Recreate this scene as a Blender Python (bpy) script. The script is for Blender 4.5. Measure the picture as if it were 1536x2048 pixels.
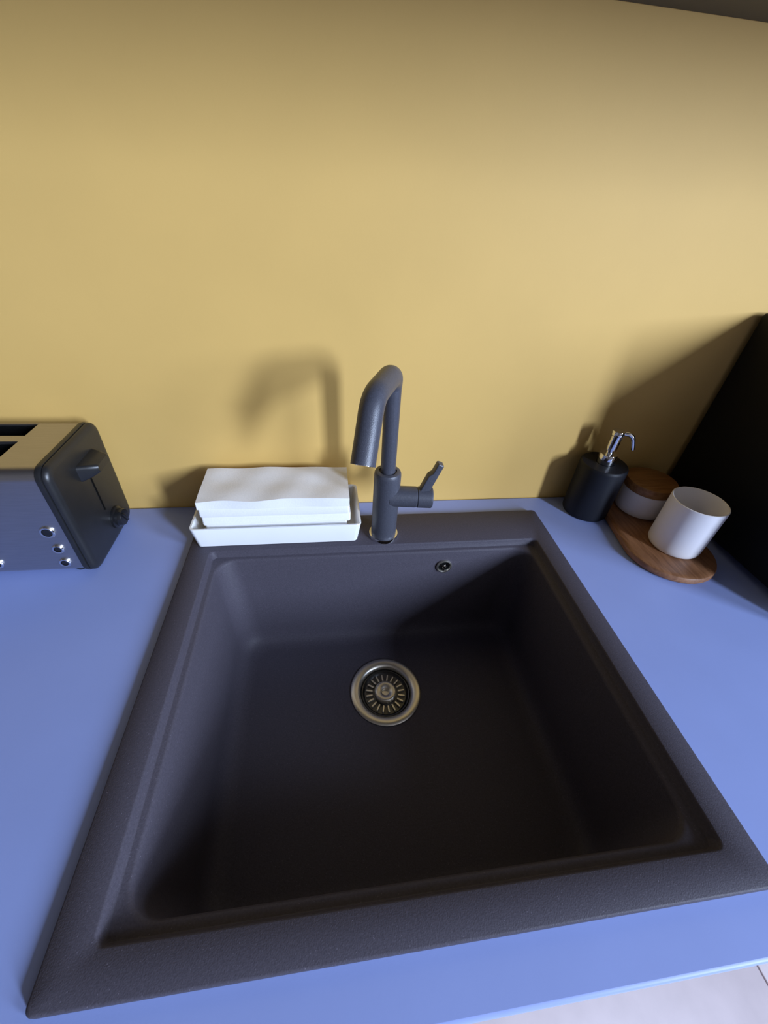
import bpy, bmesh, math, random
from mathutils import Vector, Matrix

for o in list(bpy.data.objects):
    bpy.data.objects.remove(o, do_unlink=True)
scene = bpy.context.scene
C = scene.collection
PI = math.pi
H = 0.906          # height of the sink rim above the floor; local z = 0 is the rim

# ------------------------------------------------------------------ camera
cam_d = bpy.data.cameras.new('camera')
cam = bpy.data.objects.new('camera', cam_d)
C.objects.link(cam)
cam_d.sensor_fit = 'HORIZONTAL'
cam_d.sensor_width = 36.0
cam_d.lens = 819.11 / 1536 * 36.0
cam_d.clip_start = 0.01
_r = Vector((0.99068477, -0.12271306, 0.05903552))
_d = Vector((-0.03001114, -0.61961606, -0.7843311))
_f = Vector((0.13282702, 0.77525315, -0.61752695))
cam.matrix_world = Matrix(((_r.x, -_d.x, -_f.x, -0.07898), (_r.y, -_d.y, -_f.y, -0.03045),
                           (_r.z, -_d.z, -_f.z, 0.43543 + H), (0, 0, 0, 1)))
scene.camera = cam

# ------------------------------------------------------------------ world, daylight, exposure
world = bpy.data.worlds.new('world')
scene.world = world
world.use_nodes = True
bg = world.node_tree.nodes['Background']
bg.inputs['Color'].default_value = (0.62, 0.78, 1.0, 1)
bg.inputs['Strength'].default_value = 1.0

RW = 2.00                                  # right wall (inner face)
WINDOWS = [(-2.50, -1.95), (-1.28, -0.76)]  # two windows in the right wall (y ranges)
WZ = (1.36, 2.46)                           # sill and head height
DAY = (0.62, 0.75, 1.0)
for (y0, y1), e in zip(WINDOWS, (290.0, 70.0)):
    ld = bpy.data.lights.new('window_daylight', 'AREA')
    ld.shape = 'RECTANGLE'
    ld.size = WZ[1] - WZ[0]
    ld.size_y = y1 - y0
    ld.energy = e
    ld.color = DAY
    lo = bpy.data.objects.new('window_daylight', ld)
    C.objects.link(lo)
    lo.location = (RW + 0.02, (y0 + y1) / 2, sum(WZ) / 2)
    lo.rotation_euler = (0, PI / 2, 0)

vs = scene.view_settings
vs.view_transform = 'Standard'
vs.look = 'None'
vs.gamma = 1.0
vs.use_curve_mapping = False
vs.exposure = -0.15

# ------------------------------------------------------------------ materials
def mat(name, col, rough=0.5, metal=0.0, spec=0.5, var=0.0, scale=40.0, bump=0.0, bscale=300.0, coat=0.0, stretch=None):
    m = bpy.data.materials.new(name)
    m.use_nodes = True
    nt = m.node_tree
    b = nt.nodes['Principled BSDF']
    b.inputs['Base Color'].default_value = (*col, 1)
    b.inputs['Roughness'].default_value = rough
    b.inputs['Metallic'].default_value = metal
    b.inputs['Specular IOR Level'].default_value = spec
    b.inputs['Coat Weight'].default_value = coat
    tc = nt.nodes.new('ShaderNodeTexCoord')
    src = tc.outputs['Object']
    if stretch:
        mp = nt.nodes.new('ShaderNodeMapping')
        mp.inputs['Scale'].default_value = stretch
        nt.links.new(src, mp.inputs['Vector'])
        src = mp.outputs['Vector']
    if var > 0:
        n = nt.nodes.new('ShaderNodeTexNoise')
        n.inputs['Scale'].default_value = scale
        n.inputs['Detail'].default_value = 4
        nt.links.new(src, n.inputs['Vector'])
        r = nt.nodes.new('ShaderNodeValToRGB')
        r.color_ramp.elements[0].position = 0.3
        r.color_ramp.elements[1].position = 0.7
        r.color_ramp.elements[0].color = tuple(max(0, c * (1 - var)) for c in col) + (1,)
        r.color_ramp.elements[1].color = tuple(min(1, c * (1 + var)) for c in col) + (1,)
        nt.links.new(n.outputs['Fac'], r.inputs['Fac'])
        nt.links.new(r.outputs['Color'], b.inputs['Base Color'])
    if bump > 0:
        n2 = nt.nodes.new('ShaderNodeTexNoise')
        n2.inputs['Scale'].default_value = bscale
        n2.inputs['Detail'].default_value = 3
        nt.links.new(src, n2.inputs['Vector'])
        bp = nt.nodes.new('ShaderNodeBump')
        bp.inputs['Strength'].default_value = bump
        bp.inputs['Distance'].default_value = 0.001
        nt.links.new(n2.outputs['Fac'], bp.inputs['Height'])
        nt.links.new(bp.outputs['Normal'], b.inputs['Normal'])
    return m

def granite_mat(name, col, rough):
    m = mat(name, col, rough, var=0.12, scale=500, bump=0.25, bscale=900)
    nt = m.node_tree
    b = nt.nodes['Principled BSDF']
    old = b.inputs['Base Color'].links[0].from_socket
    v = nt.nodes.new('ShaderNodeTexVoronoi')
    v.inputs['Scale'].default_value = 260
    v.inputs['Randomness'].default_value = 1
    tc = [n for n in nt.nodes if n.type == 'TEX_COORD'][0]
    nt.links.new(tc.outputs['Object'], v.inputs['Vector'])
    r = nt.nodes.new('ShaderNodeValToRGB')           # rare pale mineral specks
    r.color_ramp.elements[0].position = 0.05
    r.color_ramp.elements[0].color = (1, 1, 1, 1)
    r.color_ramp.elements[1].position = 0.12
    r.color_ramp.elements[1].color = (0, 0, 0, 1)
    nt.links.new(v.outputs['Distance'], r.inputs['Fac'])
    mx = nt.nodes.new('ShaderNodeMix')
    mx.data_type = 'RGBA'
    nt.links.new(r.outputs['Color'], mx.inputs[0])
    nt.links.new(old, mx.inputs[6])
    mx.inputs[7].default_value = (col[0] * 2, col[1] * 2, col[2] * 2, 1)
    nt.links.new(mx.outputs[2], b.inputs['Base Color'])
    return m

def wood_mat(name, c1, c2, rough, axis=(3, 30, 30)):
    m = mat(name, c1, rough, bump=0.1, bscale=200)
    nt = m.node_tree
    b = nt.nodes['Principled BSDF']
    tc = [n for n in nt.nodes if n.type == 'TEX_COORD'][0]
    mp = nt.nodes.new('ShaderNodeMapping')
    mp.inputs['Scale'].default_value = axis
    nt.links.new(tc.outputs['Object'], mp.inputs['Vector'])
    n = nt.nodes.new('ShaderNodeTexNoise')
    n.inputs['Scale'].default_value = 6
    n.inputs['Detail'].default_value = 6
    n.inputs['Distortion'].default_value = 0.6
    nt.links.new(mp.outputs['Vector'], n.inputs['Vector'])
    r = nt.nodes.new('ShaderNodeValToRGB')
    r.color_ramp.elements[0].position = 0.35
    r.color_ramp.elements[1].position = 0.65
    r.color_ramp.elements[0].color = (*c1, 1)
    r.color_ramp.elements[1].color = (*c2, 1)
    nt.links.new(n.outputs['Fac'], r.inputs['Fac'])
    nt.links.new(r.outputs['Color'], b.inputs['Base Color'])
    return m

M = {}
M['ochre'] = mat('ochre_wall_paint', (0.68, 0.435, 0.135), 0.58, spec=0.25, var=0.03, scale=6, bump=0.06, bscale=250)
M['room_paint'] = mat('low_bounce_dark_paint', (0.09, 0.07, 0.055), 0.7, var=0.02, scale=8)  # unseen room walls set very dark to keep the bounced fill light low
M['ceiling'] = mat('low_bounce_ceiling_paint', (0.10, 0.08, 0.06), 0.8, var=0.02, scale=8)  # unseen ceiling darkened too, so less fill light comes from above
M['counter'] = mat('blue_grey_laminate', (0.285, 0.36, 0.70), 0.45, spec=0.4, var=0.02, scale=12, bump=0.03, bscale=600)
M['tile'] = mat('pale_floor_tile', (0.70, 0.59, 0.60), 0.45, var=0.05, scale=14)
M['grout'] = mat('floor_grout', (0.40, 0.37, 0.38), 0.8, var=0.05, scale=60)
M['cab'] = mat('anthracite_laminate', (0.05, 0.05, 0.052), 0.5, var=0.05, scale=30)
M['sink'] = granite_mat('anthracite_granite', (0.068, 0.061, 0.078), 0.50)
M['sink'].node_tree.nodes['Principled BSDF'].inputs['Specular IOR Level'].default_value = 0.15
M['tap'] = granite_mat('anthracite_tap_coating', (0.060, 0.062, 0.080), 0.38)
M['chrome'] = mat('chrome', (0.80, 0.80, 0.82), 0.10, 1.0, var=0.02, scale=20)
M['steel'] = mat('stainless_steel', (0.74, 0.70, 0.62), 0.34, 1.0, var=0.05, scale=60)
M['dark_steel'] = mat('dark_steel', (0.10, 0.10, 0.10), 0.35, 1.0, var=0.05, scale=60)
M['brushed'] = mat('brushed_steel', (0.46, 0.44, 0.44), 0.38, 1.0, var=0.06, scale=30, stretch=(1, 40, 40))
M['black_plastic'] = mat('black_plastic', (0.014, 0.014, 0.015), 0.38, var=0.1, scale=60, bump=0.04, bscale=900)
M['black_gloss'] = mat('black_gloss_plastic', (0.010, 0.010, 0.011), 0.16, var=0.1, scale=60)
M['black_body'] = mat('black_appliance_paint', (0.006, 0.006, 0.006), 0.6, spec=0.2, var=0.1, scale=60)
M['void'] = mat('dark_cavity', (0.004, 0.004, 0.004), 0.9, spec=0.05, var=0.1, scale=60)
M['white_gloss'] = mat('white_melamine', (0.86, 0.86, 0.86), 0.30, var=0.01, scale=20)
M['paper'] = mat('white_paper', (0.84, 0.83, 0.83), 0.85, spec=0.2, var=0.015, scale=60, bump=0.2, bscale=350)
M['ceramic'] = mat('white_ceramic', (0.86, 0.83, 0.84), 0.45, var=0.02, scale=40, bump=0.04, bscale=500)
M['charcoal_ceramic'] = mat('charcoal_ceramic', (0.011, 0.012, 0.017), 0.5, spec=0.25, var=0.06, scale=60, bump=0.05, bscale=500)
M['wood'] = wood_mat('acacia_board', (0.20, 0.085, 0.035), (0.32, 0.15, 0.07), 0.45, (30, 4, 30))
M['lid_wood'] = wood_mat('acacia_lid', (0.24, 0.10, 0.03), (0.36, 0.17, 0.06), 0.40, (4, 30, 30))
M['frame_white'] = mat('white_window_frame', (0.75, 0.75, 0.74), 0.4, var=0.02, scale=20)
gl = mat('window_glass', (0.95, 0.97, 1.0), 0.02)
gl.node_tree.nodes['Principled BSDF'].inputs['Transmission Weight'].default_value = 1.0
gl.node_tree.nodes['Principled BSDF'].inputs['IOR'].default_value = 1.45
M['glass'] = gl

# ------------------------------------------------------------------ mesh helpers
def rrect(hx, hy, r, n=6, cx=0.0, cy=0.0):
    """rounded rectangle outline, counter-clockwise, 4*(n+1) points"""
    pts = []
    r = min(r, hx, hy)
    for k, (sx, sy) in enumerate(((1, 1), (-1, 1), (-1, -1), (1, -1))):
        for i in range(n + 1):
            a = PI / 2 * k + PI / 2 * i / n
            pts.append((cx + sx * (hx - r) + r * math.cos(a), cy + sy * (hy - r) + r * math.sin(a)))
    return pts

def rr4(x0, x1, y0, y1, r, n=6):
    return rrect((x1 - x0) / 2, (y1 - y0) / 2, r, n, (x0 + x1) / 2, (y0 + y1) / 2)

def ring3(p2, z):
    return [(x, y, z) for x, y in p2]

def loft(bm, rings, cap0=True, cap1=True, xf=None):
    vr = []
    for r in rings:
        vr.append([bm.verts.new(xf @ Vector(p) if xf else p) for p in r])
    n = len(vr[0])
    for a, b in zip(vr[:-1], vr[1:]):
        for i in range(n):
            j = (i + 1) % n
            bm.faces.new((a[i], a[j], b[j], b[i]))
    if cap0:
        bm.faces.new(list(reversed(vr[0])))
    if cap1:
        bm.faces.new(vr[-1])
    return vr

def box(bm, x0, x1, y0, y1, z0, z1, r=0.0, xf=None):
    """box with rounded vertical edges and chamfered rims"""
    if r <= 0:
        p = [(x1, y1), (x0, y1), (x0, y0), (x1, y0)]
        loft(bm, [ring3(p, z0), ring3(p, z1)], xf=xf)
        return
    rings = []
    for t, z in ((r, z0), (r * .3, z0 + r * .3), (0, z0 + r), (0, z1 - r), (r * .3, z1 - r * .3), (r, z1)):
        rings.append(ring3(rr4(x0 + t, x1 - t, y0 + t, y1 - t, max(r - t, r * .25) + r * .2, 3), z))
    loft(bm, rings, xf=xf)

def lathe(bm, prof, n=40, xf=None, closed=False, cap0=True, cap1=True):
    """prof: list of (radius, z)"""
    rings = []
    for r, z in prof:
        r = max(r, 1e-5)
        rings.append([(r * math.cos(2 * PI * i / n), r * math.sin(2 * PI * i / n), z) for i in range(n)])
    if closed:
        rings.append(rings[0])
        loft(bm, rings, False, False, xf)
        bmesh.ops.remove_doubles(bm, verts=bm.verts, dist=1e-6)
    else:
        loft(bm, rings, cap0, cap1, xf)

def tube(bm, pts, radii, n=24, cap=True):
    pts = [Vector(p) for p in pts]
    rings = []
    t0 = (pts[1] - pts[0]).normalized()
    u = t0.orthogonal().normalized()
    for i, p in enumerate(pts):
        t = (pts[min(i + 1, len(pts) - 1)] - pts[max(i - 1, 0)]).normalized()
        u = (u - t * u.dot(t)).normalized()
        w = t.cross(u)
        r = radii[i] if hasattr(radii, '__len__') else radii
        rings.append([tuple(p + (u * math.cos(2 * PI * k / n) + w * math.sin(2 * PI * k / n)) * r) for k in range(n)])
    loft(bm, rings, cap, cap)

def arc_path(pts, rad, n=10):
    """polyline with rounded corners; rad per inner corner"""
    P = [Vector(p) for p in pts]
    out = [P[0]]
    for i in range(1, len(P) - 1):
        a, b, c = P[i - 1], P[i], P[i + 1]
        d1 = (a - b).normalized()
        d2 = (c - b).normalized()
        ang = d1.angle(d2)
        rr = rad[i - 1]
        t = rr / math.tan(ang / 2)
        cen = b + (d1 + d2).normalized() * (rr / math.sin(ang / 2))
        s = b + d1 * t
        e = b + d2 * t
        v1 = (s - cen)
        v2 = (e - cen)
        tot = v1.angle(v2)
        for k in range(n + 1):
            f = k / n
            out.append(cen + (v1 * math.sin((1 - f) * tot) + v2 * math.sin(f * tot)) / math.sin(tot))
    out.append(P[-1])
    return out

def obj(name, bm, m, parent=None, smooth=35, loc=None):
    bmesh.ops.recalc_face_normals(bm, faces=bm.faces)
    me = bpy.data.meshes.new(name)
    bm.to_mesh(me)
    bm.free()
    me.materials.append(M[m])
    if smooth:
        for p in me.polygons:
            p.use_smooth = True
        me.set_sharp_from_angle(angle=math.radians(smooth))
    o = bpy.data.objects.new(name, me)
    C.objects.link(o)
    if parent:
        o.parent = parent
    if loc:
        o.location = loc
    return o

def again(o, parent, loc, rot=(0, 0, 0), scale=None):
    c = o.copy()
    C.objects.link(c)
    c.parent = parent
    c.location = loc
    c.rotation_euler = rot
    if scale:
        c.scale = scale
    return c

def thing(name, label, cat, loc=(0, 0, 0), rz=0.0, group=None):
    o = bpy.data.objects.new(name, None)
    o.empty_display_size = 0.02
    C.objects.link(o)
    o.location = (loc[0], loc[1], loc[2] + H)
    o.rotation_euler = (0, 0, rz)
    o['label'] = label
    o['category'] = cat
    if group:
        o['group'] = group
    return o

def struct(o, label=None, cat=None):
    o['kind'] = 'structure'
    if label:
        o['label'] = label
    if cat:
        o['category'] = cat
    return o

B = bmesh.new

# ------------------------------------------------------------------ room shell (absolute heights: floor = 0)
WY = 0.5587            # kitchen wall
LW, FW, CEIL = -2.2, -3.4, 2.70
T = 0.10
b = B(); box(b, LW - T, RW + T, WY, WY + T, -0.02, CEIL)
struct(obj('wall_back', b, 'ochre', smooth=0), 'ochre yellow painted wall behind the sink and counter', 'wall')
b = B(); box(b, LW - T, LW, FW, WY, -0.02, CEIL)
struct(obj('wall_left', b, 'room_paint', smooth=0), 'dark side wall left of the kitchen, toned down to cut bounced light', 'wall')
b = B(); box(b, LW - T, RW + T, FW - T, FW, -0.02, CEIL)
struct(obj('wall_front', b, 'room_paint', smooth=0), 'dark wall behind the camera, toned down to cut bounced light', 'wall')
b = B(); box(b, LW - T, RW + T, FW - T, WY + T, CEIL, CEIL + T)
struct(obj('ceiling', b, 'ceiling', smooth=0), 'dark ceiling of the kitchen, toned down to cut bounced light', 'ceiling')
# right wall with two window openings
b = B()
ys = [FW] + [v for w in WINDOWS for v in w] + [WY]
for i in range(0, len(ys), 2):
    box(b, RW, RW + T, ys[i], ys[i + 1], -0.02, CEIL)
for y0, y1 in WINDOWS:
    box(b, RW, RW + T, y0, y1, -0.02, WZ[0])
    box(b, RW, RW + T, y0, y1, WZ[1], CEIL)
struct(obj('wall_right', b, 'room_paint', smooth=0), 'dark side wall with the windows, toned down to cut bounced light', 'wall')
for k, (y0, y1) in enumerate(WINDOWS):
    w = bpy.data.objects.new('window_%d' % (k + 1), None)
    C.objects.link(w)
    w.location = (RW, (y0 + y1) / 2, WZ[0])
    struct(w, 'white framed window %s from the kitchen wall' % ('farther' if k == 0 else 'nearer'), 'window')
    hy, hz = (y1 - y0) / 2, WZ[1] - WZ[0]
    fr = B()
    for a0, a1, c0, c1 in ((-hy, -hy + .05, 0, hz), (hy - .05, hy, 0, hz), (-hy + .05, hy - .05, 0, .05), (-hy + .05, hy - .05, hz - .05, hz)):
        box(fr, 0.045, 0.085, a0, a1, c0, c1)
    obj('window_frame', fr, 'frame_white', w, 0)
    pn = B(); box(pn, 0.060, 0.066, -hy + .05, hy - .05, .05, hz - .05)
    obj('pane', pn, 'glass', w, 0)

# floor: grout bed with large pale tiles
b = B(); box(b, LW - T, RW + T, FW - T, WY + T, -0.10, -0.004)
floor = struct(obj('floor', b, 'grout', smooth=0), 'pale lilac grey tiled floor below the counter edge', 'floor')
TS, GAP = 0.80, 0.003
proto = None
x = 0.860 - 4 * TS
while x < RW:
    y = WY - TS
    while y > FW - TS:
        if proto is None:
            t = B(); box(t, -TS / 2 + GAP / 2, TS / 2 - GAP / 2, -TS / 2 + GAP / 2, TS / 2 - GAP / 2, -0.010, 0.0, 0.0015)
            proto = obj('tile', t, 'tile', floor, 35, (x + TS / 2, y + TS / 2, 0))
        else:
            xe = min(x + TS, RW)
            again(proto, floor, ((x + xe) / 2, y + TS / 2, 0), scale=((xe - x) / TS, 1, 1))
        y -= TS
    x += TS

# ------------------------------------------------------------------ worktop, cabinets (local heights: rim = 0)
CZ = -0.008            # worktop surface
def grid_slab(xs, ys, z0, z1, hole):
    bm = B()
    top = {}; bot = {}
    for i, x in enumerate(xs):
        for j, y in enumerate(ys):
            top[i, j] = bm.verts.new((x, y, z1)); bot[i, j] = bm.verts.new((x, y, z0))
    nx, ny = len(xs) - 1, len(ys) - 1
    for i in range(nx):
        for j in range(ny):
            if (i, j) == hole:
                continue
            bm.faces.new((top[i, j], top[i + 1, j], top[i + 1, j + 1], top[i, j + 1]))
            bm.faces.new((bot[i, j], bot[i, j + 1], bot[i + 1, j + 1], bot[i + 1, j]))
    def side(a, c):
        bm.faces.new((top[a], bot[a], bot[c], top[c]))
    for i in range(nx):
        side((i, 0), (i + 1, 0)); side((i + 1, ny), (i, ny))
    for j in range(ny):
        side((0, j + 1), (0, j)); side((nx, j), (nx, j + 1))
    i, j = hole
    side((i + 1, j), (i, j)); side((i, j + 1), (i + 1, j + 1)); side((i, j), (i, j + 1)); side((i + 1, j + 1), (i + 1, j))
    return bm
CL, CR, CF = -1.50, RW - 0.002, -0.0375
bm = grid_slab([CL, -0.2710, 0.2710, CR], [CF, 0.016, 0.494, WY - 0.001], CZ - 0.038, CZ, (1, 1))
wt = obj('worktop', bm, 'counter', None, 40)
wt.location = (0, 0, H)
mod = wt.modifiers.new('bevel', 'BEVEL'); mod.width = 0.003; mod.segments = 3; mod.limit_method = 'ANGLE'; mod.angle_limit = 1.0
wt['label'] = 'smooth blue-grey kitchen worktop around the black sink'
wt['category'] = 'worktop'

bc = thing('base_cabinet', 'dark grey base cabinet run carrying the blue-grey worktop', 'cabinet', (0, 0, -H))
TOPZ = H + CZ - 0.038
b = B()
for xx in (-1.48, -0.90, -0.30, 0.30, 0.90, 1.50, 1.978):
    box(b, xx, xx + 0.018, 0.02, WY - 0.002, 0.10, TOPZ)
box(b, -1.48, 1.996, 0.02, WY - 0.002, 0.10, 0.118)
box(b, -1.48, 1.996, WY - 0.012, WY - 0.002, 0.10, TOPZ)
obj('carcass', b, 'cab', bc, 0)
b = B(); box(b, -1.48, 1.996, 0.06, 0.078, 0.0, 0.10)
obj('plinth', b, 'cab', bc, 0)
xs = (-1.49, -0.891, -0.291, 0.309, 0.909, 1.509, 1.996)
for x0, x1 in zip(xs[:-1], xs[1:]):
    b = B(); box(b, x0 + .002, x1 - .002, 0.0, 0.019, 0.105, TOPZ - 0.004, 0.0015)
    d = obj('door', b, 'cab', bc)
    b = B(); tube(b, arc_path([(x1 - .05, 0.001, TOPZ - .22), (x1 - .05, -.028, TOPZ - .22), (x1 - .05, -.028, TOPZ - .06), (x1 - .05, 0.001, TOPZ - .06)], [.008, .008], 5), .005, 10)
    obj('handle', b, 'dark_steel', d)

UZ = 0.593
uc = thing('wall_cabinet', 'dark grey wall cabinet, its underside showing in the top right corner', 'cabinet', (0, 0, UZ))
b = B(); box(b, -1.50, RW - .004, 0.190, WY - 0.001, 0.0, 0.70)
obj('body', b, 'cab', uc, 0)
for i in range(6):
    x0 = -1.50 + i * 0.5826
    b = B(); box(b, x0 + .002, x0 + .5806, 0.170, 0.1895, 0.002, 0.70, 0.0015)
    obj('door', b, 'cab', uc)

# ------------------------------------------------------------------ sink
sk = thing('kitchen_sink', 'square anthracite granite sink with one deep bowl set into the worktop', 'sink', (0, 0, 0))
SW, SD = 0.2868, 0.51
N = 8
def sr(x0, x1, y0, y1, r, z, sub=14):
    p = rr4(x0, x1, y0, y1, r, N)
    out = []
    for i, a in enumerate(p):
        out.append(a)
        if i % (N + 1) == N:                       # straight side to the next corner
            c = p[(i + 1) % len(p)]
            for k in range(1, sub):
                out.append((a[0] + (c[0] - a[0]) * k / sub, a[1] + (c[1] - a[1]) * k / sub))
    return ring3(out, z)
DC = (0.003, 0.304)    # drain centre
FZ = -0.200
rings = [
    sr(-SW, SW, 0, SD, 0.006, -0.0079),
    sr(-SW, SW, 0, SD, 0.006, -0.0018),
    sr(-SW + .0006, SW - .0006, .0006, SD - .0006, 0.006, -0.0006),
    sr(-SW + .0018, SW - .0018, .0018, SD - .0018, 0.006, 0.0),
    sr(-.2570, .2580, .0270, .4365, 0.008, 0.0),
    sr(-.2555, .2565, .0285, .4350, 0.008, -0.0008),
    sr(-.2548, .2558, .0292, .4343, 0.008, -0.0025),
    sr(-.2525, .2535, .0312, .4325, 0.008, -0.0108),
    sr(-.2515, .2525, .0322, .4318, 0.008, -0.0113),
    sr(-.2475, .2465, .0375, .4290, 0.026, -0.0117),
    sr(-.2455, .2445, .0395, .4272, 0.028, -0.0127),
    sr(-.2440, .2432, .0410, .4258, 0.029, -0.0162),
    sr(-.2340, .2370, .0490, .4190, 0.034, -0.170),
    sr(-.2315, .2345, .0515, .4165, 0.034, -0.184),
    sr(-.2255, .2290, .0570, .4110, 0.032, -0.194),
    sr(-.2170, .2210, .0650, .4030, 0.030, -0.1985),
    sr(-.2050, .2090, .0770, .3910, 0.028, FZ),
]
nn = len(rings[0])
# match the circle of the drain hole to the angular positions of the floor ring
cxf, cyf = 0.002, 0.234
def circ(r, z):
    out = []
    for (x, y, _) in rings[-1]:
        a = math.atan2(y - DC[1], x - DC[0])
        out.append((DC[0] + r * math.cos(a), DC[1] + r * math.sin(a), z))
    return out
rings.append(circ(0.060, FZ - 0.0005))
rings.append(circ(0.045, FZ - 0.0030))
rings.append(circ(0.044, FZ - 0.0200))
b = B(); loft(b, rings, False, False)
bowl = obj('bowl', b, 'sink', sk, 50)
b = B()
lathe(b, [(0.0565, FZ - .0006), (0.0563, FZ + .0010), (0.0545, FZ + .0021), (0.0500, FZ + .0022), (0.0455, FZ + .0014),
          (0.0430, FZ + .0002), (0.0412, FZ - .0020), (0.0402, FZ - .0050), (0.0398, FZ - .0120), (0.0396, FZ - .040),
          (0.0386, FZ - .040), (0.0386, FZ - .041), (0.0420, FZ - .041), (0.0420, FZ - .012)], 64, Matrix.Translation((*DC, 0)), closed=True)
fl = obj('drain_flange', b, 'steel', sk, 40); fl['label'] = 'round stainless steel drain ring'
b = B(); lathe(b, [(0.0392, FZ - .0405), (0.0392, FZ - .038)], 40, Matrix.Translation((*DC, 0)))
obj('drain_cup', b, 'void', sk)
# overflow on the back wall of the bowl
ofx = Matrix.Translation((0.105, 0.4232, -0.043)) @ Matrix.Rotation(PI / 2 - 0.045, 4, 'X')
b = B(); lathe(b, [(0.0125, -.003), (0.0130, .0012), (0.0122, .0026), (0.0108, .0028), (0.0098, .0014), (0.0094, -.003)], 32, ofx, closed=True)
obj('overflow_ring', b, 'steel', sk)
b = B(); lathe(b, [(0.0097, -.0025), (0.0097, -.0008)], 32, ofx)
obj('overflow_hole', b, 'void', sk)
b = B()
for a in (0.5, 0.5 + 2 * PI / 3, 0.5 + 4 * PI / 3):
    box(b, 0.0, 0.0100, -.0014, .0014, -.001, .0014, xf=ofx @ Matrix.Rotation(a, 4, 'Z'))
lathe(b, [(0.0034, -.001), (0.0034, .0016), (0.002, .0026)], 16, ofx)
obj('overflow_spoke', b, 'chrome', sk)

# basket strainer in the drain
st = thing('basket_strainer', 'round steel basket strainer with radial slots sitting in the drain', 'strainer', (DC[0], DC[1], FZ))
b = B()
lathe(b, [(0.0392, -.0080), (0.0392, -.0062), (0.0384, -.0054), (0.0370, -.0058), (0.0355, -.0085), (0.0335, -.0105), (0.012, -.0105), (0.012, -.0125), (0.0345, -.0125), (0.0370, -.0100)], 56, closed=True)
obj('basket', b, 'dark_steel', st, 40)
b = B()
lathe(b, [(0.0178, -.0105), (0.0182, -.0060), (0.0178, -.0026), (0.0165, -.0010), (0.0135, -.0004), (0.0090, -.0012), (0.0064, -.0026), (0.0056, -.0085), (0.00001, -.0088)], 40, cap0=True, cap1=True)
obj('knob', b, 'steel', st, 40)
b = B()
loft(b, [ring3(rrect(.0058, .0016, .0014, 3), -.0108), ring3(rrect(.0058, .0016, .0014, 3), -.0078), ring3(rrect(.0050, .0010, .0008, 3), -.0070)])
rib = None
for k in range(20):
    a = 2 * PI * k / 20 + 0.08
    l = (0.0262 * math.cos(a), 0.0262 * math.sin(a), 0.0)
    if rib is None:
        rib = obj('rib', b, 'steel', st, 40, l); rib.rotation_euler = (0, 0, a)
    else:
        again(rib, st, l, (0, 0, a))

# ------------------------------------------------------------------ faucet
FX, FY = 0.0062, 0.4585
fa = thing('faucet', 'matt anthracite single lever faucet with angled spout standing behind the bowl', 'faucet', (FX, FY, 0))
b = B(); lathe(b, [(0.0232, 0.0), (0.0234, .0035), (0.0226, .0058), (0.0200, .0060)], 48)
o = obj('base_ring', b, 'chrome', fa); o['label'] = 'shiny chrome ring under the faucet body'
b = B(); lathe(b, [(0.0196, .0058), (0.0196, .114), (0.0192, .118), (0.0180, .1205), (0.0160, .1215), (0.0128, .1215), (0.0128, .119), (0.0100, .119)], 48)
body = obj('body', b, 'tap', fa, 30)
path = arc_path([(0, 0, .119), (-.002, 0, .2625), (-.0345, -.0700, .2600), (-.0472, -.1085, .1980)], [.021, .034], 12)
L = [0]
for p, s in zip(path[:-1], path[1:]):
    L.append(L[-1] + (s - p).length)
rad = []
for l in L:
    f = min(1, max(0, (l - .118) / .030)); f = f * f * (3 - 2 * f)
    rad.append(.0107 + f * (.0140 - .0107))
b = B(); tube(b, path, rad, 32)
sp = obj('spout', b, 'tap', fa, 40)
tip, prev = path[-1], path[-2]
td = (tip - prev).normalized()
ax = Matrix.Translation(tip) @ td.to_track_quat('Z', 'Y').to_matrix().to_4x4()
b = B(); lathe(b, [(0.0120, -.004), (0.0120, .0003), (0.0105, .0004), (0.0100, -.0015), (0.0001, -.0015)], 32, ax)
o = obj('aerator', b, 'chrome', sp); o['label'] = 'silver aerator ring at the spout end'
hx = Matrix.Translation((0, -.004, .0795)) @ Matrix.Rotation(-.10, 4, 'Z') @ Matrix.Rotation(PI / 2, 4, 'Y')
b = B(); lathe(b, [(0.0158, .004), (0.0158, .0435), (0.0150, .0445)], 40, hx)
obj('valve_housing', b, 'tap', fa, 30)
b = B(); lathe(b, [(0.0148, .0445), (0.0150, .0452), (0.0160, .0462), (0.0160, .0660), (0.0150, .0676), (0.0001, .0680)], 40, hx)
hd = obj('handle', b, 'tap', fa, 30)
b = B()
lv = Matrix.Translation((.0530, -.009, .0900)) @ Matrix.Rotation(.36, 4, 'Y')
loft(b, [ring3(rrect(.0068, .0062, .0015, 3), 0), ring3(rrect(.0066, .0062, .0015, 3), .0290), ring3(rrect(.0050, .0062, .0015, 3, .0014), .0335),
         ring3(rrect(.0046, .0062, .0015, 3, .0018), .0345), ring3(rrect(.0046, .0062, .0015, 3, .0018), .0500), ring3(rrect(.0038, .0052, .001, 3, .0018), .0515)], xf=lv)
obj('lever', b, 'tap', hd, 25)

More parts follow.
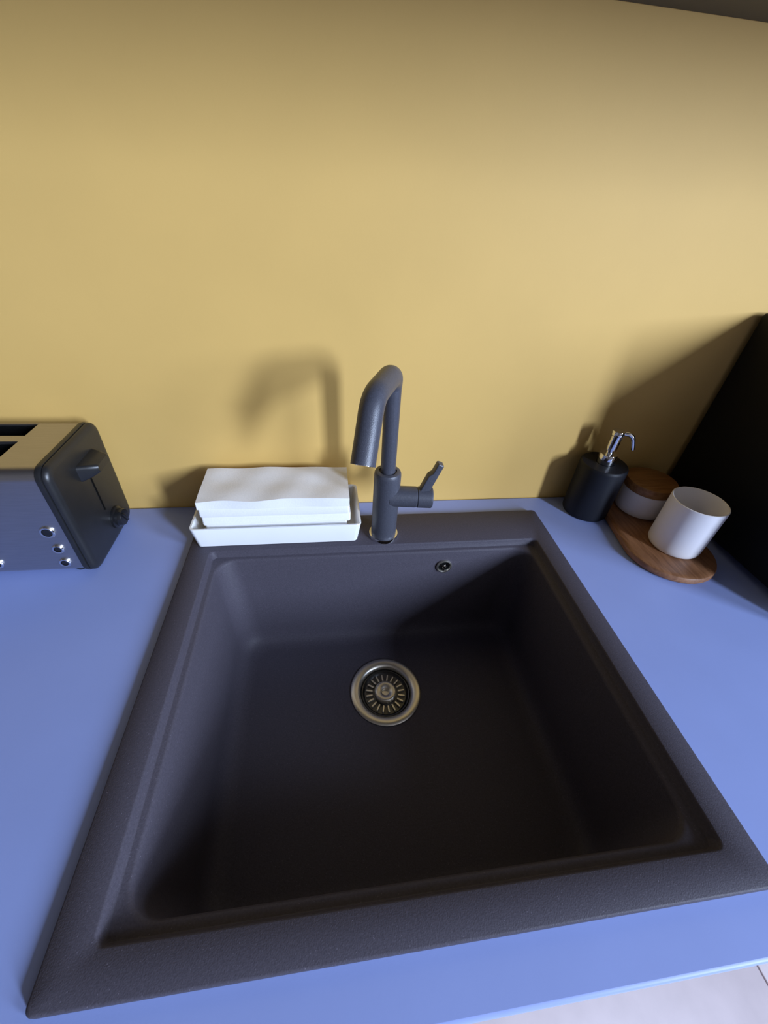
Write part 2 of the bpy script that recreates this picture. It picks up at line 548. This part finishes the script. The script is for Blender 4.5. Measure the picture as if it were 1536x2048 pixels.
# ------------------------------------------------------------------ napkin tray and paper towels
tr = thing('towel_tray', 'shallow white open tray on the sink rim beside the faucet', 'tray', (-.1555, .4955, 0))
b = B()
rings = [sr(-.1165, .1165, -.0490, .0490, .006, 0.0), sr(-.1195, .1195, -.0505, .0505, .007, 0.0012), sr(-.1245, .1245, -.0545, .0545, .008, 0.0355),
         sr(-.1240, .1240, -.0540, .0540, .008, 0.0365), sr(-.1215, .1215, -.0515, .0515, .006, 0.0365), sr(-.1205, .1205, -.0508, .0508, .006, 0.0355),
         sr(-.1165, .1165, -.0475, .0475, .005, 0.0050), sr(-.1150, .1150, -.0460, .0460, .005, 0.0045)]
loft(b, rings)
tray = obj('tray_body', b, 'white_gloss', tr, 40)
ts = thing('paper_towel_stack', 'stack of folded white paper towels standing in the white tray', 'paper towels', (-.1555, .4955, .0048))
random.seed(4)
NL = 5
zz = 0.0
for k in range(NL):
    top = k == NL - 1
    h = 0.0150
    dx = random.uniform(-.0012, .0012)
    dy = random.uniform(-.0009, .0009)
    wx = 0.1035 if k < 2 else 0.1075
    wy = 0.0415 if k < 2 else 0.0430
    if k < 2:
        dx += .0008
    b = B()
    if not top:
        loft(b, [sr(-wx + .0005, wx - .0005, -wy + .0006, wy - .0006, .003, 0.0001), sr(-wx, wx, -wy, wy, .003, h * .12), sr(-wx, wx, -wy, wy, .003, h * .88), sr(-wx + .0005, wx - .0005, -wy + .0006, wy - .0006, .003, h - .0001)])
    else:
        # rumpled uppermost towel: a height field with folded-over sides
        nx, ny = 40, 14
        def hz(u, v):
            e = 0.0006 * math.sin(u * 5.0 + v * 1.6) + 0.0006 * math.sin(u * 9 - v * 4.2 + 1) + 0.0009 * u * (1 - v) + 0.0005 * math.sin(v * 9 + u)
            return h + e - .0012 * (abs(u) ** 6)
        g = [[b.verts.new((dx + wx * (2 * i / nx - 1), dy + wy * (2 * j / ny - 1) + .0012 * math.sin(i * .3) * (1 - j / ny), hz(2 * i / nx - 1, j / ny))) for j in range(ny + 1)] for i in range(nx + 1)]
        lo = [[b.verts.new((v.co.x, v.co.y, 0.0001)) for v in row] for row in g]
        for i in range(nx):
            for j in range(ny):
                b.faces.new((g[i][j], g[i + 1][j], g[i + 1][j + 1], g[i][j + 1]))
                b.faces.new((lo[i][j], lo[i][j + 1], lo[i + 1][j + 1], lo[i + 1][j]))
            b.faces.new((lo[i][0], lo[i + 1][0], g[i + 1][0], g[i][0]))
            b.faces.new((g[i][ny], g[i + 1][ny], lo[i + 1][ny], lo[i][ny]))
        for j in range(ny):
            b.faces.new((g[0][j], g[0][j + 1], lo[0][j + 1], lo[0][j]))
            b.faces.new((g[nx][j + 1], g[nx][j], lo[nx][j], lo[nx][j + 1]))
        dx = dy = 0
    o = obj('folded_towel', b, 'paper', ts, 40, (dx, dy, zz))
    if not top:
        o.rotation_euler = (0, 0, random.uniform(-.006, .006))
    zz += h

# ------------------------------------------------------------------ toaster
TX1, TY0, TY1, TZ = -0.3965, 0.404, 0.541, 0.163
TXL = -0.690
to = thing('toaster', 'steel and black two slot toaster cut off by the left edge', 'toaster', (TX1, (TY0 + TY1) / 2, CZ))
HT = TZ - CZ
hy = (TY1 - TY0) / 2
Lx = TXL - TX1
XZ = Matrix(((0, 0, 1, 0), (1, 0, 0, 0), (0, 1, 0, 0), (0, 0, 0, 1)))   # outline (y,z) swept along x
def sweep(bm, outline, xs):
    loft(bm, [[(x, py, pz) for py, pz in o] for x, o in zip(xs, outline)])
foot = 0.006
# steel jacket as one rounded-rectangle sleeve with two real slots in its top
b = B()
slots = [(-.0290 + .0010, .0055 + .0010), (.0235, .0545)]       # y ranges, local
slots = [(0.440 - .4725, 0.478 - .4725), (0.493 - .4725, 0.527 - .4725)]
sx0, sx1 = -0.230, -0.0655
R_ = 0.014
out = rr4(-hy + .002, hy - .002, foot, HT - .002, R_, 6)
xa, xb = Lx + .022, -.016
loft(b, [[(x, p, z) for p, z in out] for x in (xa, xb)], False, False)
bmesh.ops.remove_doubles(b, verts=b.verts, dist=1e-6)
# replace the flat top face by a grid with holes
ztop = HT - .002
topf = [f for f in b.faces if all(abs(v.co.z - ztop) < 1e-6 for v in f.verts)]
bmesh.ops.delete(b, geom=topf, context='FACES_ONLY')
ysg = [-hy + .002 + R_, slots[0][0], slots[0][1], slots[1][0], slots[1][1], hy - .002 - R_]
ysg[-1] = max(ysg[-1], ysg[-2] + .001)
xsg = [xa, sx0, sx1, xb]
g = {(i, j): b.verts.new((x, y, ztop)) for i, x in enumerate(xsg) for j, y in enumerate(ysg)}
for i in range(3):
    for j in range(5):
        if i == 1 and j in (1, 3):
            a = [g[i, j], g[i + 1, j], g[i + 1, j + 1], g[i, j + 1]]
            dn = [b.verts.new((v.co.x, v.co.y, ztop - .004)) for v in a]
            for k in range(4):
                b.faces.new((a[k], a[(k + 1) % 4], dn[(k + 1) % 4], dn[k]))
            continue
        b.faces.new((g[i, j], g[i + 1, j], g[i + 1, j + 1], g[i, j + 1]))
bmesh.ops.remove_doubles(b, verts=b.verts, dist=1e-5)
obj('jacket', b, 'brushed', to, 40)
for s0, s1 in slots:
    b = B()
    loft(b, [ring3([(sx1, s1), (sx0, s1), (sx0, s0), (sx1, s0)], HT - .0065), ring3([(sx1, s1), (sx0, s1), (sx0, s0), (sx1, s0)], .03)], False, True)
    well = obj('slot_well', b, 'void', to, 0)
    b = B()
    for xx in (sx0 + .02, sx0 + .06, sx0 + .10, sx0 + .14):
        for yy in (s0 + .005, s1 - .005):
            tube(b, [(xx, yy, .032), (xx, yy, HT - .014)], .0009, 6)
    obj('guard_wires', b, 'dark_steel', well)
# black end caps: collar, groove and raised panel
def cap(sgn, xo):
    b = B()
    oo = lambda t, r: rr4(-hy + t, hy - t, foot * .5 + t, HT - t, r, 6)
    prof = [(-.0160, .0035, .013), (-.0155, .0005, .016), (-.0120, .0, .016), (-.0095, .0005, .016), (-.0090, .0020, .015), (-.0080, .0020, .015),
            (-.0075, .0006, .016), (-.0045, .0008, .016), (-.0015, .0035, .014), (-.0002, .0065, .012), (.0, .009, .010)]
    loft(b, [[(xo + sgn * dx, p, z) for p, z in oo(t, r)] for dx, t, r in prof])
    return obj('end_cap', b, 'black_plastic', to, 40)
ec = cap(1, 0.0)
cap(-1, Lx)
# lever slot, lever and dial on the visible end
b = B(); loft(b, [[(x, p, z) for p, z in rr4(.0015, .0045, .060, .122, .0014, 3)] for x in (-.001, .0004)])
obj('lever_slot', b, 'void', ec)
b = B()
loft(b, [[(.0, p, z) for p, z in rr4(-.018, .034, .1200, .1440, .005, 4)], [(.010, p, z) for p, z in rr4(-.014, .030, .1235, .1430, .005, 4)],
         [(.019, p, z) for p, z in rr4(-.010, .026, .1280, .1415, .005, 4)], [(.0215, p, z) for p, z in rr4(-.008, .024, .1300, .1400, .004, 4)]])
obj('lever', b, 'black_plastic', to, 40)
b = B()
kx = Matrix.Translation((0, .0190, .034)) @ Matrix.Rotation(PI / 2, 4, 'Y')
lathe(b, [(0.0170, .0), (0.0168, .003), (0.0135, .004), (0.0132, .010), (0.0120, .0122), (0.0001, .0125)], 36, kx)
kn = obj('dial', b, 'black_gloss', to, 35)
b = B(); box(b, -.0105, .0105, -.0018, .0018, .0120, .0145, .0006, xf=kx @ Matrix.Rotation(.5, 4, 'Z'))
obj('dial_grip', b, 'black_gloss', kn)
# chromed push buttons on the front face
for bx, bz, br in ((-.431, .072, .0088), (-.430, .043, .0072), (-.431, .0185, .0072), (-.511, .021, .0072)):
    fx = Matrix.Translation((bx - TX1, -hy + .002, bz - CZ)) @ Matrix.Rotation(PI / 2, 4, 'X')
    b = B(); lathe(b, [(br, -.001), (br, .0015), (br - .0010, .0026), (br - .0026, .0022), (br - .0030, -.001)], 28, fx, closed=True)
    ring = obj('button', b, 'chrome', to, 40)
    b = B(); lathe(b, [(br - .0029, -.001), (br - .0029, .0012), (br - .0040, .0020), (.0001, .0016)], 24, fx)
    obj('button_face', b, 'black_gloss', ring, 40)
for fx_ in (-.03, Lx + .03):
    for fy_ in (-hy + .02, hy - .02):
        b = B(); lathe(b, [(.007, 0), (.0085, .003), (.0085, .0075)], 20, Matrix.Translation((fx_, fy_, 0)))
        obj('foot', b, 'black_plastic', to)

# ------------------------------------------------------------------ wooden board with jar, cup; soap dispenser
def stadium(ax, ay, bx, by, r, z, n=20):
    a = math.atan2(by - ay, bx - ax)
    pts = []
    for i in range(n + 1):
        t = a - PI / 2 + PI * i / n
        pts.append((bx + r * math.cos(t), by + r * math.sin(t), z))
    for i in range(n + 1):
        t = a + PI / 2 + PI * i / n
        pts.append((ax + r * math.cos(t), ay + r * math.sin(t), z))
    return pts
BX, BY = 0.474, 0.440
wb = thing('wooden_board', 'oval brown wooden board carrying the white cup and jar', 'board', (BX, BY, CZ))
b = B()
sA, sB = (-.006, -.045), (.008, .042)
loft(b, [stadium(*sA, *sB, r, z) for r, z in ((.0655, 0), (.0685, .0012), (.0700, .0035), (.0700, .0095), (.0688, .0118), (.0665, .0130), (.0600, .0130))])
obj('board_body', b, 'wood', wb, 30)
BT = CZ + .013
cp = thing('tumbler', 'open white ceramic tumbler standing on the front of the wooden board', 'cup', (.4800, .4020, BT))
b = B()
lathe(b, [(.0330, 0), (.0365, .0012), (.0382, .004), (.0388, .010), (.0392, .086), (.0390, .0882), (.0380, .0890), (.0368, .0882), (.0364, .086), (.0358, .012), (.0330, .006), (.0001, .005)], 56)
obj('cup_body', b, 'ceramic', cp, 40)
jr = thing('lidded_jar', 'low white ceramic jar with brown wooden lid behind the white tumbler', 'jar', (.4830, .5020, BT))
b = B()
lathe(b, [(.0360, 0), (.0395, .0015), (.0412, .005), (.0415, .010), (.0415, .0435), (.0408, .0450), (.0370, .0450), (.0365, .008), (.0001, .007)], 56)
obj('jar_body', b, 'ceramic', jr, 40)
b = B()
lathe(b, [(.0360, .0400), (.0362, .0456), (.0418, .0458), (.0422, .0475), (.0422, .0580), (.0412, .0605), (.0385, .0615), (.0001, .0618)], 56)
obj('lid', b, 'lid_wood', jr, 40)
sd = thing('soap_dispenser', 'dark charcoal soap dispenser with chrome pump against the ochre wall', 'soap dispenser', (.3880, .5150, CZ))
b = B()
lathe(b, [(.0350, 0), (.0372, .0012), (.0385, .004), (.0388, .010), (.0388, .0960), (.0382, .0995), (.0365, .1015), (.0150, .1025), (.0150, .100)], 56)
obj('bottle', b, 'charcoal_ceramic', sd, 40)
b = B(); lathe(b, [(.0142, .1020), (.0145, .1035), (.0145, .1180), (.0138, .1200), (.0060, .1205)], 40)
pu = obj('pump_collar', b, 'chrome', sd, 35)
b = B(); lathe(b, [(.0058, .1200), (.0058, .1270), (.0085, .1275), (.0088, .1290), (.0088, .1530), (.0100, .1545), (.0100, .1600), (.0094, .1612), (.0001, .1616)], 36)
ph = obj('pump_head', b, 'chrome', sd, 35)
b = B(); tube(b, arc_path([(0, 0, .1575), (.020, -.009, .1580), (.028, -.013, .1340)], [.011], 8), [.0036] * 10 + [.0028], 16)
obj('nozzle', b, 'chrome', ph, 40)

# ------------------------------------------------------------------ black box-shaped appliance at the right end
MX0, MX1, MY0, MY1, MH = 0.563, 1.023, 0.225, 0.5520, 0.335
mw = thing('kitchen_appliance', 'black box-shaped appliance at the right end of the worktop', 'appliance', (MX0, MY0, CZ))
w, d = MX1 - MX0, MY1 - MY0
b = B(); box(b, 0, w, .022, d, .010, MH, .006)
case = obj('casing', b, 'black_body', mw)
b = B(); box(b, .002, w * .74, 0, .0215, .012, MH - .003, .004)
dr = obj('door', b, 'black_gloss', mw)
b = B(); box(b, .05, w * .74 - .06, -.0015, .001, .06, MH - .05)
obj('door_window', b, 'black_gloss', dr, 0)
b = B(); tube(b, arc_path([(w * .70, .001, .05), (w * .70, -.03, .05), (w * .70, -.03, MH - .04), (w * .70, .001, MH - .04)], [.01, .01], 6), .006, 12)
obj('handle', b, 'dark_steel', dr)
b = B(); box(b, w * .745, w - .002, 0, .0215, .012, MH - .003, .004)
pa = obj('control_panel', b, 'black_plastic', mw)
for kz in (.075, .150):
    b = B(); lathe(b, [(.022, 0), (.021, .016), (.0001, .017)], 28, Matrix.Translation((w * .87, .0005, kz)) @ Matrix.Rotation(PI / 2, 4, 'X'))
    obj('knob', b, 'black_gloss', pa)
for fx_ in (.03, w - .03):
    for fy_ in (.05, d - .04):
        b = B(); lathe(b, [(.012, 0), (.014, .002), (.014, .0105)], 20, Matrix.Translation((fx_, fy_, 0)))
        obj('foot', b, 'black_plastic', mw)
